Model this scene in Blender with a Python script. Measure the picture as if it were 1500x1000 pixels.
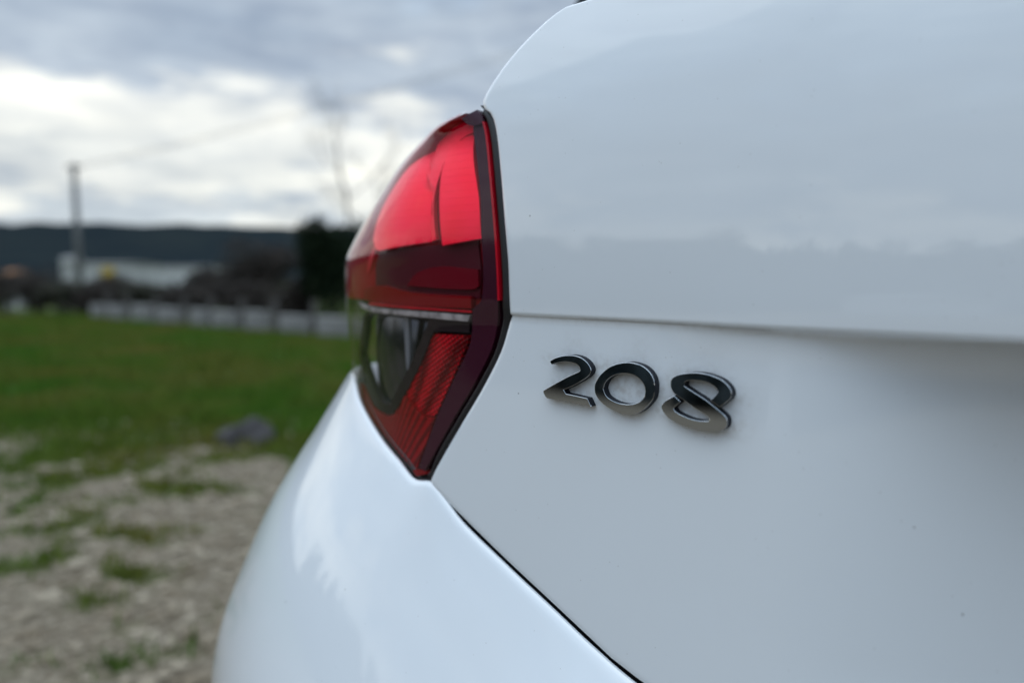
import bpy, bmesh, math, random
from mathutils import Vector, Matrix, noise
R = math.radians
for o in list(bpy.data.objects): bpy.data.objects.remove(o)
scene = bpy.context.scene
col = scene.collection
# ---------------------------------------------------------------- camera, sky, sun, exposure
CAM_Z = 0.98
cam_d = bpy.data.cameras.new('camera'); cam = bpy.data.objects.new('camera', cam_d); col.objects.link(cam)
cam.location = (0, 0, CAM_Z); cam.rotation_euler = (R(90)-math.atan(100/(26/36*1500)), 0, 0)
cam_d.lens = 26; cam_d.sensor_width = 36; cam_d.clip_start = 0.02; cam_d.clip_end = 6000
cam_d.dof.use_dof = True; cam_d.dof.focus_distance = 0.425; cam_d.dof.aperture_fstop = 3.1
scene.camera = cam
SUN_EL, SUN_AZ = R(58), R(-40)               # azimuth measured from +Y towards +X
world = bpy.data.worlds.new('World'); scene.world = world; world.use_nodes = True
def build_world():
    nt = world.node_tree; N = nt.nodes; L = nt.links; N.clear()
    def nd(t, **k):
        n = N.new(t)
        for a, b in k.items(): setattr(n, a, b)
        return n
    def mth(op, a, b=None, c=None):
        n = nd('ShaderNodeMath', operation=op)
        for i, x in enumerate((a, b, c)):
            if x is None: continue
            if isinstance(x, (int, float)): n.inputs[i].default_value = x
            else: L.new(x, n.inputs[i])
        return n.outputs[0]
    out = nd('ShaderNodeOutputWorld'); bg = nd('ShaderNodeBackground'); L.new(bg.outputs[0], out.inputs[0])
    tc = nd('ShaderNodeTexCoord'); sep = nd('ShaderNodeSeparateXYZ'); L.new(tc.outputs['Generated'], sep.inputs[0])
    zz = mth('MAXIMUM', sep.outputs[2], 0.0); den = mth('ADD', zz, 0.10)
    cx = mth('DIVIDE', sep.outputs[0], den); cy = mth('DIVIDE', sep.outputs[1], den)
    comb = nd('ShaderNodeCombineXYZ'); L.new(cx, comb.inputs[0]); L.new(cy, comb.inputs[1])
    n1 = nd('ShaderNodeTexNoise'); n1.inputs['Scale'].default_value = 0.42; n1.inputs['Detail'].default_value = 6; n1.inputs['Roughness'].default_value = 0.55; n1.inputs['Distortion'].default_value = 0.35
    L.new(comb.outputs[0], n1.inputs['Vector'])
    n2 = nd('ShaderNodeTexNoise'); n2.inputs['Scale'].default_value = 5.0; n2.inputs['Detail'].default_value = 7; n2.inputs['Roughness'].default_value = 0.58
    mp = nd('ShaderNodeMapping'); mp.inputs['Scale'].default_value = (1, 1, 3.6); L.new(tc.outputs['Generated'], mp.inputs[0]); L.new(mp.outputs[0], n2.inputs['Vector'])
    sky = nd('ShaderNodeTexSky', sky_type='NISHITA', sun_disc=False, sun_elevation=SUN_EL, sun_rotation=SUN_AZ)
    sm = nd('ShaderNodeMixRGB', blend_type='MULTIPLY'); sm.inputs[0].default_value = 1; sm.inputs[2].default_value = (0.075, 0.075, 0.075, 1); L.new(sky.outputs[0], sm.inputs[1])
    # cloud tone from the elevation, torn up by noise: pale haze, bright break, then the grey deck
    e = mth('ADD', zz, mth('MULTIPLY', mth('SUBTRACT', n2.outputs[0], 0.5), 0.36))
    rp = nd('ShaderNodeValToRGB'); r = rp.color_ramp
    stops = [(0.0, (.50, .57, .64)), (0.06, (.56, .62, .68)), (0.09, (.88, .89, .85)), (0.185, (.93, .94, .90)), (0.235, (.47, .54, .63)), (0.34, (.44, .52, .62)), (0.50, (.60, .80, 1.05)), (0.72, (1.13, 1.41, 1.73)), (1.0, (1.76, 2.05, 2.36))]
    r.elements[0].position = 0; r.elements[0].color = (*stops[0][1], 1); r.elements[1].position = 1; r.elements[1].color = (*stops[-1][1], 1)
    for p_, c_ in stops[1:-1]:
        el = r.elements.new(p_); el.color = (*c_, 1)
    L.new(e, rp.inputs[0])
    r2 = nd('ShaderNodeValToRGB'); r2.color_ramp.elements[0].position = 0.34; r2.color_ramp.elements[0].color = (.72, .76, .82, 1); r2.color_ramp.elements[1].position = 0.66; r2.color_ramp.elements[1].color = (1.34, 1.31, 1.26, 1)
    L.new(n1.outputs[0], r2.inputs[0])
    mm = nd('ShaderNodeMixRGB', blend_type='MULTIPLY'); mm.inputs[0].default_value = 1; L.new(rp.outputs[0], mm.inputs[1]); L.new(r2.outputs[0], mm.inputs[2])
    n3 = nd('ShaderNodeTexNoise'); n3.inputs['Scale'].default_value = 9.0; n3.inputs['Detail'].default_value = 6; n3.inputs['Roughness'].default_value = 0.6; n3.inputs['Distortion'].default_value = 0.4; L.new(mp.outputs[0], n3.inputs['Vector'])
    r3 = nd('ShaderNodeValToRGB'); r3.color_ramp.elements[0].position = 0.35; r3.color_ramp.elements[0].color = (.82, .84, .87, 1); r3.color_ramp.elements[1].position = 0.68; r3.color_ramp.elements[1].color = (1.2, 1.18, 1.13, 1); L.new(n3.outputs[0], r3.inputs[0])
    m3 = nd('ShaderNodeMixRGB', blend_type='MULTIPLY'); m3.inputs[0].default_value = 1; L.new(mm.outputs[0], m3.inputs[1]); L.new(r3.outputs[0], m3.inputs[2]); mm = m3
    mix = nd('ShaderNodeMixRGB'); mix.inputs[0].default_value = 0.90; L.new(sm.outputs[0], mix.inputs[1]); L.new(mm.outputs[0], mix.inputs[2])
    L.new(mix.outputs[0], bg.inputs[0]); bg.inputs[1].default_value = 1.04
build_world()
sd = bpy.data.lights.new('sun', 'SUN'); sun = bpy.data.objects.new('sun', sd); col.objects.link(sun)
sd.energy = 0.7; sd.angle = R(90); sd.color = (1, .96, .9)
sdir = Vector((math.sin(SUN_AZ)*math.cos(SUN_EL), math.cos(SUN_AZ)*math.cos(SUN_EL), math.sin(SUN_EL)))
sun.rotation_euler = sdir.to_track_quat('Z', 'Y').to_euler(); sun.location = (0, 0, 30)
vs_ = scene.view_settings; vs_.view_transform = 'Standard'; vs_.look = 'None'; vs_.exposure = 0.0; vs_.gamma = 1.0
# ---------------------------------------------------------------- helpers
def tag(o, label=None, cat=None, group=None, kind=None):
    if label: o['label'] = label
    if cat: o['category'] = cat
    if group: o['group'] = group
    if kind: o['kind'] = kind
    return o
def link(name, me, mat, parent=None, smooth=True):
    o = bpy.data.objects.new(name, me); col.objects.link(o)
    if mat: me.materials.append(mat)
    if parent: o.parent = parent
    if smooth: me.polygons.foreach_set('use_smooth', [True]*len(me.polygons))
    return o
def empty(name, loc, rz=0):
    o = bpy.data.objects.new(name, None); col.objects.link(o); o.location = loc; o.rotation_euler = (0, 0, rz); o.empty_display_size = .1; return o
def mesh(name, vs, fs):
    me = bpy.data.meshes.new(name); me.from_pydata(vs, [], fs); me.update(); return me
def grid_faces(nr, nc, off=0, flip=False):
    f = []
    for i in range(nr-1):
        for j in range(nc-1):
            a = off+i*nc+j
            q = (a, a+1, a+nc+1, a+nc)
            f.append(q[::-1] if flip else q)
    return f
def fix_normals(me):
    bm = bmesh.new(); bm.from_mesh(me); bmesh.ops.recalc_face_normals(bm, faces=bm.faces); bm.to_mesh(me); bm.free()
def bm_obj(name, bm, mat, parent=None, smooth=False):
    me = bpy.data.meshes.new(name); bm.to_mesh(me); bm.free(); return link(name, me, mat, parent, smooth)
def add_box(bm, c, s, rz=0):
    g = bmesh.ops.create_cube(bm, size=1)
    bmesh.ops.scale(bm, vec=s, verts=g['verts']); bmesh.ops.rotate(bm, cent=(0,0,0), matrix=Matrix.Rotation(rz, 3, 'Z'), verts=g['verts']); bmesh.ops.translate(bm, vec=c, verts=g['verts'])
    return g['verts']
def add_tube(bm, a, b, r0, r1, n=8):
    a = Vector(a); b = Vector(b); d = (b-a).normalized(); q = d.to_track_quat('Z', 'Y')
    v0 = [bm.verts.new(a+q@Vector((r0*math.cos(2*math.pi*k/n), r0*math.sin(2*math.pi*k/n), 0))) for k in range(n)]
    v1 = [bm.verts.new(b+q@Vector((r1*math.cos(2*math.pi*k/n), r1*math.sin(2*math.pi*k/n), 0))) for k in range(n)]
    for k in range(n): bm.faces.new((v0[k], v0[(k+1)%n], v1[(k+1)%n], v1[k]))
    bm.faces.new(v0[::-1]); bm.faces.new(v1)
# ---------------------------------------------------------------- materials
def mat(name, base, rough=.5, metal=0., coat=0., coat_rough=.03, spec=.5, noise_amt=0., noise_scale=5., bump=0., bump_scale=50., col2=None, ior=None):
    m = bpy.data.materials.new(name); m.use_nodes = True; nt = m.node_tree; b = nt.nodes['Principled BSDF']
    b.inputs['Base Color'].default_value = (*base, 1); b.inputs['Roughness'].default_value = rough; b.inputs['Metallic'].default_value = metal
    b.inputs['Coat Weight'].default_value = coat; b.inputs['Coat Roughness'].default_value = coat_rough; b.inputs['Specular IOR Level'].default_value = spec
    if ior: b.inputs['IOR'].default_value = ior
    tc = nt.nodes.new('ShaderNodeTexCoord')
    if col2 or noise_amt:
        n = nt.nodes.new('ShaderNodeTexNoise'); n.inputs['Scale'].default_value = noise_scale; n.inputs['Detail'].default_value = 6; nt.links.new(tc.outputs['Object'], n.inputs['Vector'])
        rr = nt.nodes.new('ShaderNodeValToRGB'); rr.color_ramp.elements[0].position = .35; rr.color_ramp.elements[1].position = .65
        c2 = col2 or tuple(x*(1-noise_amt) for x in base)
        rr.color_ramp.elements[0].color = (*base, 1); rr.color_ramp.elements[1].color = (*c2, 1)
        nt.links.new(n.outputs[0], rr.inputs[0]); nt.links.new(rr.outputs[0], b.inputs['Base Color'])
    if bump:
        n = nt.nodes.new('ShaderNodeTexNoise'); n.inputs['Scale'].default_value = bump_scale; n.inputs['Detail'].default_value = 5; nt.links.new(tc.outputs['Object'], n.inputs['Vector'])
        bp = nt.nodes.new('ShaderNodeBump'); bp.inputs['Strength'].default_value = bump; bp.inputs['Distance'].default_value = .02; nt.links.new(n.outputs[0], bp.inputs['Height']); nt.links.new(bp.outputs[0], b.inputs['Normal'])
    return m
# ---- body surfaces, metres. u: lateral (+ = car's left), v: forward into the car, w: height above ground
def pchip(pts):
    xs = [p[0] for p in pts]; ys = [p[1] for p in pts]; n = len(xs)
    h = [xs[i+1]-xs[i] for i in range(n-1)]; d = [(ys[i+1]-ys[i])/h[i] for i in range(n-1)]
    m = [0.0]*n
    for i in range(1, n-1):
        if d[i-1]*d[i] > 0:
            w1 = 2*h[i]+h[i-1]; w2 = h[i]+2*h[i-1]
            m[i] = (w1+w2)/(w1/d[i-1]+w2/d[i])
    m[0] = d[0]; m[-1] = d[-1]
    def f(x):
        if x <= xs[0]: return ys[0]+m[0]*(x-xs[0])
        if x >= xs[-1]: return ys[-1]+m[-1]*(x-xs[-1])
        i = 0
        while x > xs[i+1]: i += 1
        t = (x-xs[i])/h[i]; t2 = t*t; t3 = t2*t
        return (2*t3-3*t2+1)*ys[i]+(t3-2*t2+t)*h[i]*m[i]+(-2*t3+3*t2)*ys[i+1]+(t3-t2)*h[i]*m[i+1]
    return f
def sstep(x):
    x = max(0.0, min(1.0, x)); return x*x*(3-2*x)
UC = -0.17                                   # the car's centre line
def v_flat(u, w):                            # lower tailgate without the plate recess
    return 0.349 + 0.06*((u-UC)**2-(0.209-UC)**2) + 0.092*(w-0.917)
def recess(u, w):
    u = UC+abs(u-UC)
    return 0.080*sstep((0.124-u)/0.16)*sstep((w-0.70)/0.10)
def v_low(u, w): return v_flat(u, w)+recess(u, w)
WC = 0.9535                                  # height of the ledge
def v_up(u, w):
    h = w-WC; u = UC+abs(u-UC)
    return v_flat(u, WC)-0.0022-0.005*sstep((0.21-u)/0.12) + 0.022*h + 0.35*h*h + 0.8*h*h*h
# hatch edge (left border of the tailgate) in rear elevation: height -> lateral
EDGE = [(.8362,.3695),(.8492,.3625),(.8789,.3427),(.9061,.3239),(.9299,.3099),(.9467,.3045),(.9535,.3018),(.9672,.3029),(.9864,.3045),(1.0109,.3087),(1.0409,.3143),(1.0676,.3208),(1.0817,.3273),(1.0905,.3372)]
edge_u = pchip(EDGE)
# outermost line of the rear corner: height -> lateral, forward, slope
CORNER = [(.80,.565,.430,.80),(.8895,.552,.4262,.772),(.9293,.548,.4202,.767),(.9604,.545,.4148,.761),(.9854,.540,.4109,.755),(.9978,.5275,.4060,.76),(1.0212,.503,.4030,.78),(1.0412,.476,.3985,.80),(1.0622,.443,.3920,.83),(1.0750,.410,.3830,.84),(1.0833,.374,.3703,.78),(1.0892,.3395,.3673,.60)]
cor_u = pchip([(c[0],c[1]) for c in CORNER]); cor_v = pchip([(c[0],c[2]) for c in CORNER]); cor_m = pchip([(c[0],c[3]) for c in CORNER])
def v_edge(w):
    ue = edge_u(w); a = sstep((w-0.945)/0.017)
    return a*v_up(ue, w)+(1-a)*v_low(ue, w)
def v_corner(u, w):                          # lamp and rear corner of the body
    ue = edge_u(w); us = cor_u(w); ve = v_edge(w); vs = cor_v(w); d = us-ue
    if d < 1e-4: return ve
    t = max(-0.1, min(1.0, (u-ue)/d)); t2 = t*t; t3 = t2*t
    return (2*t3-3*t2+1)*ve+(t3-2*t2+t)*d*0.06+(-2*t3+3*t2)*vs+(t3-t2)*d*cor_m(w)
# outer bumper skin
BUMP = [(0.35, 0.6, 0.375, 0.23, 0.5), (0.45, 0.635, 0.35, 0.2, 0.5), (0.5983, 0.64, 0.3244, 0.218, 0.51), (0.6156, 0.637, 0.3255, 0.226, 0.53), (0.6611, 0.63, 0.3335, 0.256, 0.58), (0.6986, 0.622, 0.3461, 0.283, 0.64), (0.7299, 0.615, 0.357, 0.306, 0.69), (0.7703, 0.605, 0.3735, 0.325, 0.75), (0.8012, 0.595, 0.3899, 0.335, 0.82), (0.8363, 0.58, 0.4069, 0.343, 0.86), (0.8657, 0.565, 0.4175, 0.348, 0.85), (0.8895, 0.552, 0.4262, 0.352, 0.8)]
bu_u = pchip([(c[0],c[1]) for c in BUMP]); bu_v = pchip([(c[0],c[2]) for c in BUMP]); bu_c = pchip([(c[0],c[3]) for c in BUMP]); bu_m = pchip([(c[0],c[4]) for c in BUMP])
def v_bump(u, w):
    u0 = 0.18; us = bu_u(w); vc = bu_c(w); r = bu_v(w)-vc
    n = bu_m(w)*(us-u0)/r; t = max(0.0, min(1.0, (u-u0)/(us-u0)))
    return vc + r*t**n + 0.05*((min(u,u0)-UC)**2-(u0-UC)**2)
TWO = [(0.2627, 0.9281), (0.2592, 0.9301), (0.2543, 0.9318), (0.2489, 0.9327), (0.2441, 0.9328), (0.2393, 0.9319), (0.2354, 0.9299), (0.2329, 0.9275), (0.2319, 0.9255), (0.2326, 0.9232), (0.235, 0.9209), (0.2394, 0.9181), (0.2451, 0.9149), (0.2507, 0.9124), (0.2489, 0.9104), (0.2424, 0.9101), (0.2333, 0.9095), (0.2303, 0.9052), (0.2396, 0.9054), (0.2511, 0.906), (0.2617, 0.906), (0.264, 0.9068), (0.2661, 0.9091), (0.266, 0.9105), (0.264, 0.9118), (0.2562, 0.9162), (0.248, 0.9206), (0.2411, 0.9238), (0.2397, 0.9249), (0.2401, 0.9263), (0.242, 0.9277), (0.2444, 0.9284), (0.2474, 0.9287), (0.2516, 0.9286), (0.2565, 0.9276), (0.261, 0.9262)]
ZERO = [(0.2288, 0.9153), (0.2281, 0.9198), (0.2247, 0.9244), (0.2193, 0.9287), (0.2128, 0.9311), (0.2059, 0.932), (0.1989, 0.9309), (0.1939, 0.928), (0.191, 0.9242), (0.19, 0.9194), (0.1906, 0.9145), (0.1936, 0.9101), (0.1981, 0.9062), (0.2038, 0.904), (0.2108, 0.9038), (0.2175, 0.9055), (0.2235, 0.9082), (0.2274, 0.9116)]
ZERO_HOLE = [(0.2228, 0.916), (0.2217, 0.9195), (0.2183, 0.9229), (0.2134, 0.925), (0.2074, 0.9258), (0.2019, 0.9247), (0.1978, 0.9219), (0.1959, 0.9184), (0.1963, 0.9147), (0.1994, 0.9114), (0.2052, 0.9095), (0.2112, 0.9093), (0.2163, 0.9103), (0.2206, 0.9124)]
EIGHT = [(0.1529, 0.9141), (0.1582, 0.9171), (0.1557, 0.9198), (0.1544, 0.9216), (0.1551, 0.9229), (0.1578, 0.9247), (0.1619, 0.9259), (0.1669, 0.9261), (0.1714, 0.9255), (0.1729, 0.9242), (0.1729, 0.9227), (0.1664, 0.9197), (0.1604, 0.917), (0.1544, 0.9135), (0.1498, 0.9105), (0.1485, 0.9082), (0.1486, 0.9054), (0.1502, 0.9036), (0.1536, 0.9021), (0.1579, 0.9015), (0.1633, 0.9015), (0.1693, 0.9019), (0.1755, 0.9032), (0.1804, 0.905), (0.1839, 0.9078), (0.1855, 0.9101), (0.1851, 0.9119), (0.183, 0.9143), (0.1784, 0.9172), (0.1744, 0.9145), (0.1779, 0.9111), (0.178, 0.9102), (0.1768, 0.9091), (0.1734, 0.9078), (0.1682, 0.9066), (0.1632, 0.9063), (0.1585, 0.9068), (0.158, 0.908), (0.1598, 0.9092), (0.1683, 0.9131), (0.1731, 0.9156), (0.1784, 0.9182), (0.1805, 0.9209), (0.181, 0.9234), (0.1806, 0.9256), (0.1786, 0.9274), (0.1754, 0.9287), (0.1717, 0.9295), (0.1672, 0.9301), (0.1622, 0.93), (0.1572, 0.9292), (0.1528, 0.9278), (0.1496, 0.9257), (0.1477, 0.9235), (0.1471, 0.9212), (0.1477, 0.9191), (0.1503, 0.9164)]
LENS_RIGHT = [(0.3377, 1.0874), (0.3319, 1.0803), (0.3267, 1.0681), (0.3202, 1.0415), (0.3142, 1.0112), (0.3105, 0.9865), (0.3086, 0.967), (0.3088, 0.9527), (0.3103, 0.9451), (0.3146, 0.9304), (0.3285, 0.907), (0.3476, 0.8801), (0.3677, 0.8502), (0.372, 0.8408), (0.3748, 0.8379), (0.3847, 0.835)]
LENS_LOW = [(0.3847, 0.835), (0.3901, 0.8383), (0.4103, 0.8447), (0.4322, 0.8521), (0.4599, 0.862), (0.4995, 0.8766), (0.5292, 0.8921)]
PANEL_INNER = [(0.3702, 0.9991), (0.334, 1.0029), (0.3359, 1.0299), (0.345, 1.0578), (0.3474, 1.069), (0.3491, 1.0732), (0.3579, 1.0715), (0.3675, 1.0643), (0.3728, 1.055), (0.3734, 1.0395)]
PANEL_OUTER = [(0.4342, 0.9985), (0.3767, 1.0033), (0.3791, 1.0314), (0.3745, 1.0509), (0.3711, 1.0591), (0.3592, 1.0717), (0.3473, 1.0753), (0.349, 1.0854), (0.3681, 1.081), (0.3957, 1.0725), (0.4219, 1.0605), (0.4457, 1.0405), (0.4597, 1.0228), (0.4643, 1.0069), (0.4541, 0.998)]
RIM_RED = [(0.4789, 0.9789), (0.4673, 0.9881), (0.4557, 1.0056), (0.4365, 1.0226), (0.443, 1.0262), (0.4655, 1.0082), (0.4791, 0.9888), (0.4936, 0.9755)]
DARK_BAND = [(0.4566, 0.9966), (0.4124, 0.9986), (0.3408, 1.0015), (0.3368, 0.98), (0.3377, 0.963), (0.4135, 0.9658), (0.4846, 0.9699), (0.4721, 0.9827)]
GUIDE = [(0.4006, 0.9805), (0.3733, 0.9848), (0.3382, 0.9823), (0.3373, 0.9713), (0.3444, 0.9689), (0.379, 0.9694), (0.4143, 0.9709)]
RED_STRIP = [(0.5005, 0.9593), (0.4847, 0.9666), (0.4485, 0.9705), (0.4097, 0.9659), (0.3433, 0.9644), (0.3438, 0.956), (0.4107, 0.9558), (0.4626, 0.9567)]
CHROME = [(0.4967, 0.9563), (0.4839, 0.9543), (0.4581, 0.9528), (0.4355, 0.9525), (0.4075, 0.9525), (0.3687, 0.9522), (0.3428, 0.9517), (0.3452, 0.9472), (0.3693, 0.9476), (0.4082, 0.9484), (0.4363, 0.9487), (0.4657, 0.949), (0.4944, 0.9516)]
REVERSE = [(0.4912, 0.9451), (0.4188, 0.9465), (0.3941, 0.9461), (0.4124, 0.9195), (0.4327, 0.8953), (0.4517, 0.8753), (0.473, 0.8755), (0.5111, 0.8915), (0.5489, 0.9047), (0.5124, 0.9265)]
BEZEL_IN = [(0.4765, 0.9462), (0.4109, 0.9472), (0.3872, 0.9467), (0.4045, 0.9207), (0.4234, 0.8971), (0.441, 0.8778), (0.46, 0.8783), (0.4905, 0.8951), (0.5083, 0.9106), (0.4919, 0.9287)]
BEZEL_OUT = [(0.4825, 0.9476), (0.4107, 0.9487), (0.3787, 0.9481), (0.3451, 0.9467), (0.3454, 0.9397), (0.3825, 0.9386), (0.3975, 0.9142), (0.4149, 0.892), (0.4321, 0.8739), (0.4462, 0.8695), (0.4773, 0.8719), (0.5114, 0.8849), (0.5294, 0.9068), (0.5011, 0.9338)]
REFLECTOR = [(0.3844, 0.9365), (0.347, 0.9377), (0.3473, 0.9325), (0.3592, 0.9104), (0.3775, 0.8788), (0.3915, 0.8778), (0.4182, 0.8893), (0.3996, 0.9119)]
LOWER_RED = [(0.3889, 0.877), (0.3751, 0.878), (0.3924, 0.8394), (0.3993, 0.8385), (0.4413, 0.8523), (0.4747, 0.8607), (0.5199, 0.8715), (0.5489, 0.8787), (0.5103, 0.884), (0.4766, 0.8716), (0.4442, 0.8689), (0.4292, 0.8734), (0.4161, 0.8883)]
SIDE_BAND = [(0.3419, 1.0859), (0.3374, 1.0804), (0.3325, 1.0681), (0.3267, 1.0421), (0.3206, 1.0109), (0.3168, 0.9853), (0.3149, 0.9624), (0.3167, 0.9454), (0.321, 0.9296), (0.3353, 0.9057), (0.3548, 0.8783), (0.3754, 0.8473), (0.3808, 0.8391), (0.3882, 0.8401), (0.3707, 0.8804), (0.3529, 0.9114), (0.3407, 0.9332), (0.3388, 0.9549), (0.3298, 0.962), (0.3284, 0.98), (0.3314, 1.0069), (0.3336, 1.0293), (0.3402, 1.0591), (0.3449, 1.0764)]
STREAK = [(0.4217, 0.9471), (0.4153, 0.9474), (0.4145, 0.9186), (0.4174, 0.9038), (0.4202, 0.9181)]
CAP = [(0.3406, 1.0877), (0.3458, 1.086), (0.3526, 1.0831), (0.3484, 1.0791), (0.342, 1.0775), (0.335, 1.0785), (0.3359, 1.0822)]
RIB = [(0.4685, 0.9563), (0.4333, 0.9557), (0.4057, 0.9554), (0.3401, 0.9547), (0.3403, 0.9535), (0.4059, 0.9541), (0.4336, 0.9544), (0.4689, 0.955)]
TIP = [(0.3804, 0.8393), (0.3779, 0.8379), (0.3888, 0.8343), (0.3943, 0.8376), (0.3877, 0.8394)]
RED_LINE = [(0.3339, 1.0792), (0.3294, 1.0675), (0.3233, 1.0417), (0.3172, 1.0106), (0.3135, 0.9852), (0.3115, 0.9626), (0.3132, 0.9625), (0.3151, 0.9852), (0.3188, 1.0107), (0.3249, 1.0418), (0.331, 1.0677), (0.3356, 1.0794)]
RIDGE = [(0.2764, 0.7407), (0.3299, 0.7579), (0.3674, 0.7793), (0.4013, 0.8032), (0.4314, 0.8161), (0.4681, 0.8375), (0.4941, 0.8535), (0.5203, 0.8738), (0.5538, 0.8865)]
SEAM = [(0.3694, 0.836), (0.3652, 0.8302), (0.3333, 0.8157), (0.2929, 0.7987), (0.2547, 0.7836), (0.2207, 0.77), (0.1933, 0.7609)]
TOPLINE = [(0.3385, 1.093), (0.3272, 1.1055), (0.3099, 1.1212), (0.2878, 1.1349), (0.274, 1.1418)]
# ---------------------------------------------------------------- the car
V0 = 0.35
CA = R(50); LDIR = Vector((-math.sin(CA), math.cos(CA), 0)); FDIR = Vector((math.cos(CA), math.sin(CA), 0))
car = empty('hatchback_car', UC*LDIR+V0*FDIR, R(-40))
tag(car, 'white hatchback car with red tail light and chrome 208 badge on its tailgate', 'car')
def P(u, v, w): return (-(u-UC), v-V0, w)
def paint_mat():
    m = mat('white_paint', (.745, .775, .805), rough=.30, coat=1.0, coat_rough=.008, spec=.3); m.node_tree.nodes['Principled BSDF'].inputs['Coat IOR'].default_value = 1.85
    nt = m.node_tree; b = nt.nodes['Principled BSDF']; N = nt.nodes; L = nt.links
    tc = N.new('ShaderNodeTexCoord')
    vo = N.new('ShaderNodeTexVoronoi'); vo.inputs['Scale'].default_value = 55; vo.inputs['Randomness'].default_value = 1; L.new(tc.outputs['Object'], vo.inputs['Vector'])
    lt = N.new('ShaderNodeMath'); lt.operation = 'LESS_THAN'; lt.inputs[1].default_value = .036; L.new(vo.outputs['Distance'], lt.inputs[0])
    sx = N.new('ShaderNodeSeparateXYZ'); L.new(vo.outputs['Color'], sx.inputs[0])
    gt = N.new('ShaderNodeMath'); gt.operation = 'GREATER_THAN'; gt.inputs[1].default_value = .62; L.new(sx.outputs[0], gt.inputs[0])
    mu = N.new('ShaderNodeMath'); mu.operation = 'MULTIPLY'; L.new(lt.outputs[0], mu.inputs[0]); L.new(gt.outputs[0], mu.inputs[1])
    m2 = N.new('ShaderNodeMath'); m2.operation = 'MULTIPLY'; m2.inputs[1].default_value = .6; L.new(mu.outputs[0], m2.inputs[0])
    # faint film of road dust, patchy
    nz = N.new('ShaderNodeTexNoise'); nz.inputs['Scale'].default_value = 4; nz.inputs['Detail'].default_value = 8; nz.inputs['Roughness'].default_value = .65; L.new(tc.outputs['Object'], nz.inputs['Vector'])
    rr = N.new('ShaderNodeMapRange'); rr.inputs[1].default_value = .4; rr.inputs[2].default_value = .8; rr.inputs[3].default_value = 0; rr.inputs[4].default_value = .10; L.new(nz.outputs[0], rr.inputs[0])
    d0 = N.new('ShaderNodeMixRGB'); d0.inputs[1].default_value = (.745, .775, .805, 1); d0.inputs[2].default_value = (.55, .52, .47, 1); L.new(rr.outputs[0], d0.inputs[0])
    last = d0
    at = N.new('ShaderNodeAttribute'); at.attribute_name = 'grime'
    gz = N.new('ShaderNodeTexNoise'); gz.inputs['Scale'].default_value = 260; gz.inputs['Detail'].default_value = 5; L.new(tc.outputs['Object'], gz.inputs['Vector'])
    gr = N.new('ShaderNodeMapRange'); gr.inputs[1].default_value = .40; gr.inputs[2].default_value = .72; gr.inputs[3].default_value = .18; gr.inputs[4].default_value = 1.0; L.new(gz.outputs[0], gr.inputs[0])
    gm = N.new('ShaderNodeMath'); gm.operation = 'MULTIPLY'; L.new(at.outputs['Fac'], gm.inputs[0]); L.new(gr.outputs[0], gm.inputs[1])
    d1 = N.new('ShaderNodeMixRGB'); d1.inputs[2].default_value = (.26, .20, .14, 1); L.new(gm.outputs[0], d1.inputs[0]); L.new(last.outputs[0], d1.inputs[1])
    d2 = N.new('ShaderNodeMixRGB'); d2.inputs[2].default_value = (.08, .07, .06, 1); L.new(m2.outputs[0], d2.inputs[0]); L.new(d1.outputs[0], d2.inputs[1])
    v2 = N.new('ShaderNodeTexVoronoi'); v2.inputs['Scale'].default_value = 210; L.new(tc.outputs['Object'], v2.inputs['Vector'])
    l2 = N.new('ShaderNodeMath'); l2.operation = 'LESS_THAN'; l2.inputs[1].default_value = .075; L.new(v2.outputs['Distance'], l2.inputs[0])
    s2 = N.new('ShaderNodeSeparateXYZ'); L.new(v2.outputs['Color'], s2.inputs[0]); g2 = N.new('ShaderNodeMath'); g2.operation = 'GREATER_THAN'; g2.inputs[1].default_value = .80; L.new(s2.outputs[1], g2.inputs[0])
    p2_ = N.new('ShaderNodeMath'); p2_.operation = 'MULTIPLY'; L.new(l2.outputs[0], p2_.inputs[0]); L.new(g2.outputs[0], p2_.inputs[1]); q2 = N.new('ShaderNodeMath'); q2.operation = 'MULTIPLY'; q2.inputs[1].default_value = .35; L.new(p2_.outputs[0], q2.inputs[0])
    d3 = N.new('ShaderNodeMixRGB'); d3.inputs[2].default_value = (.25, .22, .19, 1); L.new(q2.outputs[0], d3.inputs[0]); L.new(d2.outputs[0], d3.inputs[1])
    L.new(d3.outputs[0], b.inputs['Base Color'])
    return m
M_PAINT = paint_mat()
M_BLACK = mat('black_rubber', (.006, .006, .007), rough=.45)
M_DARK = mat('cavity_shade', (.01, .01, .01), rough=.9)
M_CHROME = mat('dark_chrome', (.50, .52, .54), rough=.03, metal=1.0)
M_DIGSIDE = mat('digit_side', (.006, .008, .014), rough=.5, spec=.2)
M_CHROMESIDE = mat('silver_strip', (.52, .51, .50), rough=.25, noise_amt=.6, noise_scale=120)
M_GLASS = mat('tinted_glass', (.012, .015, .017), rough=.03, coat=1)
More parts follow.
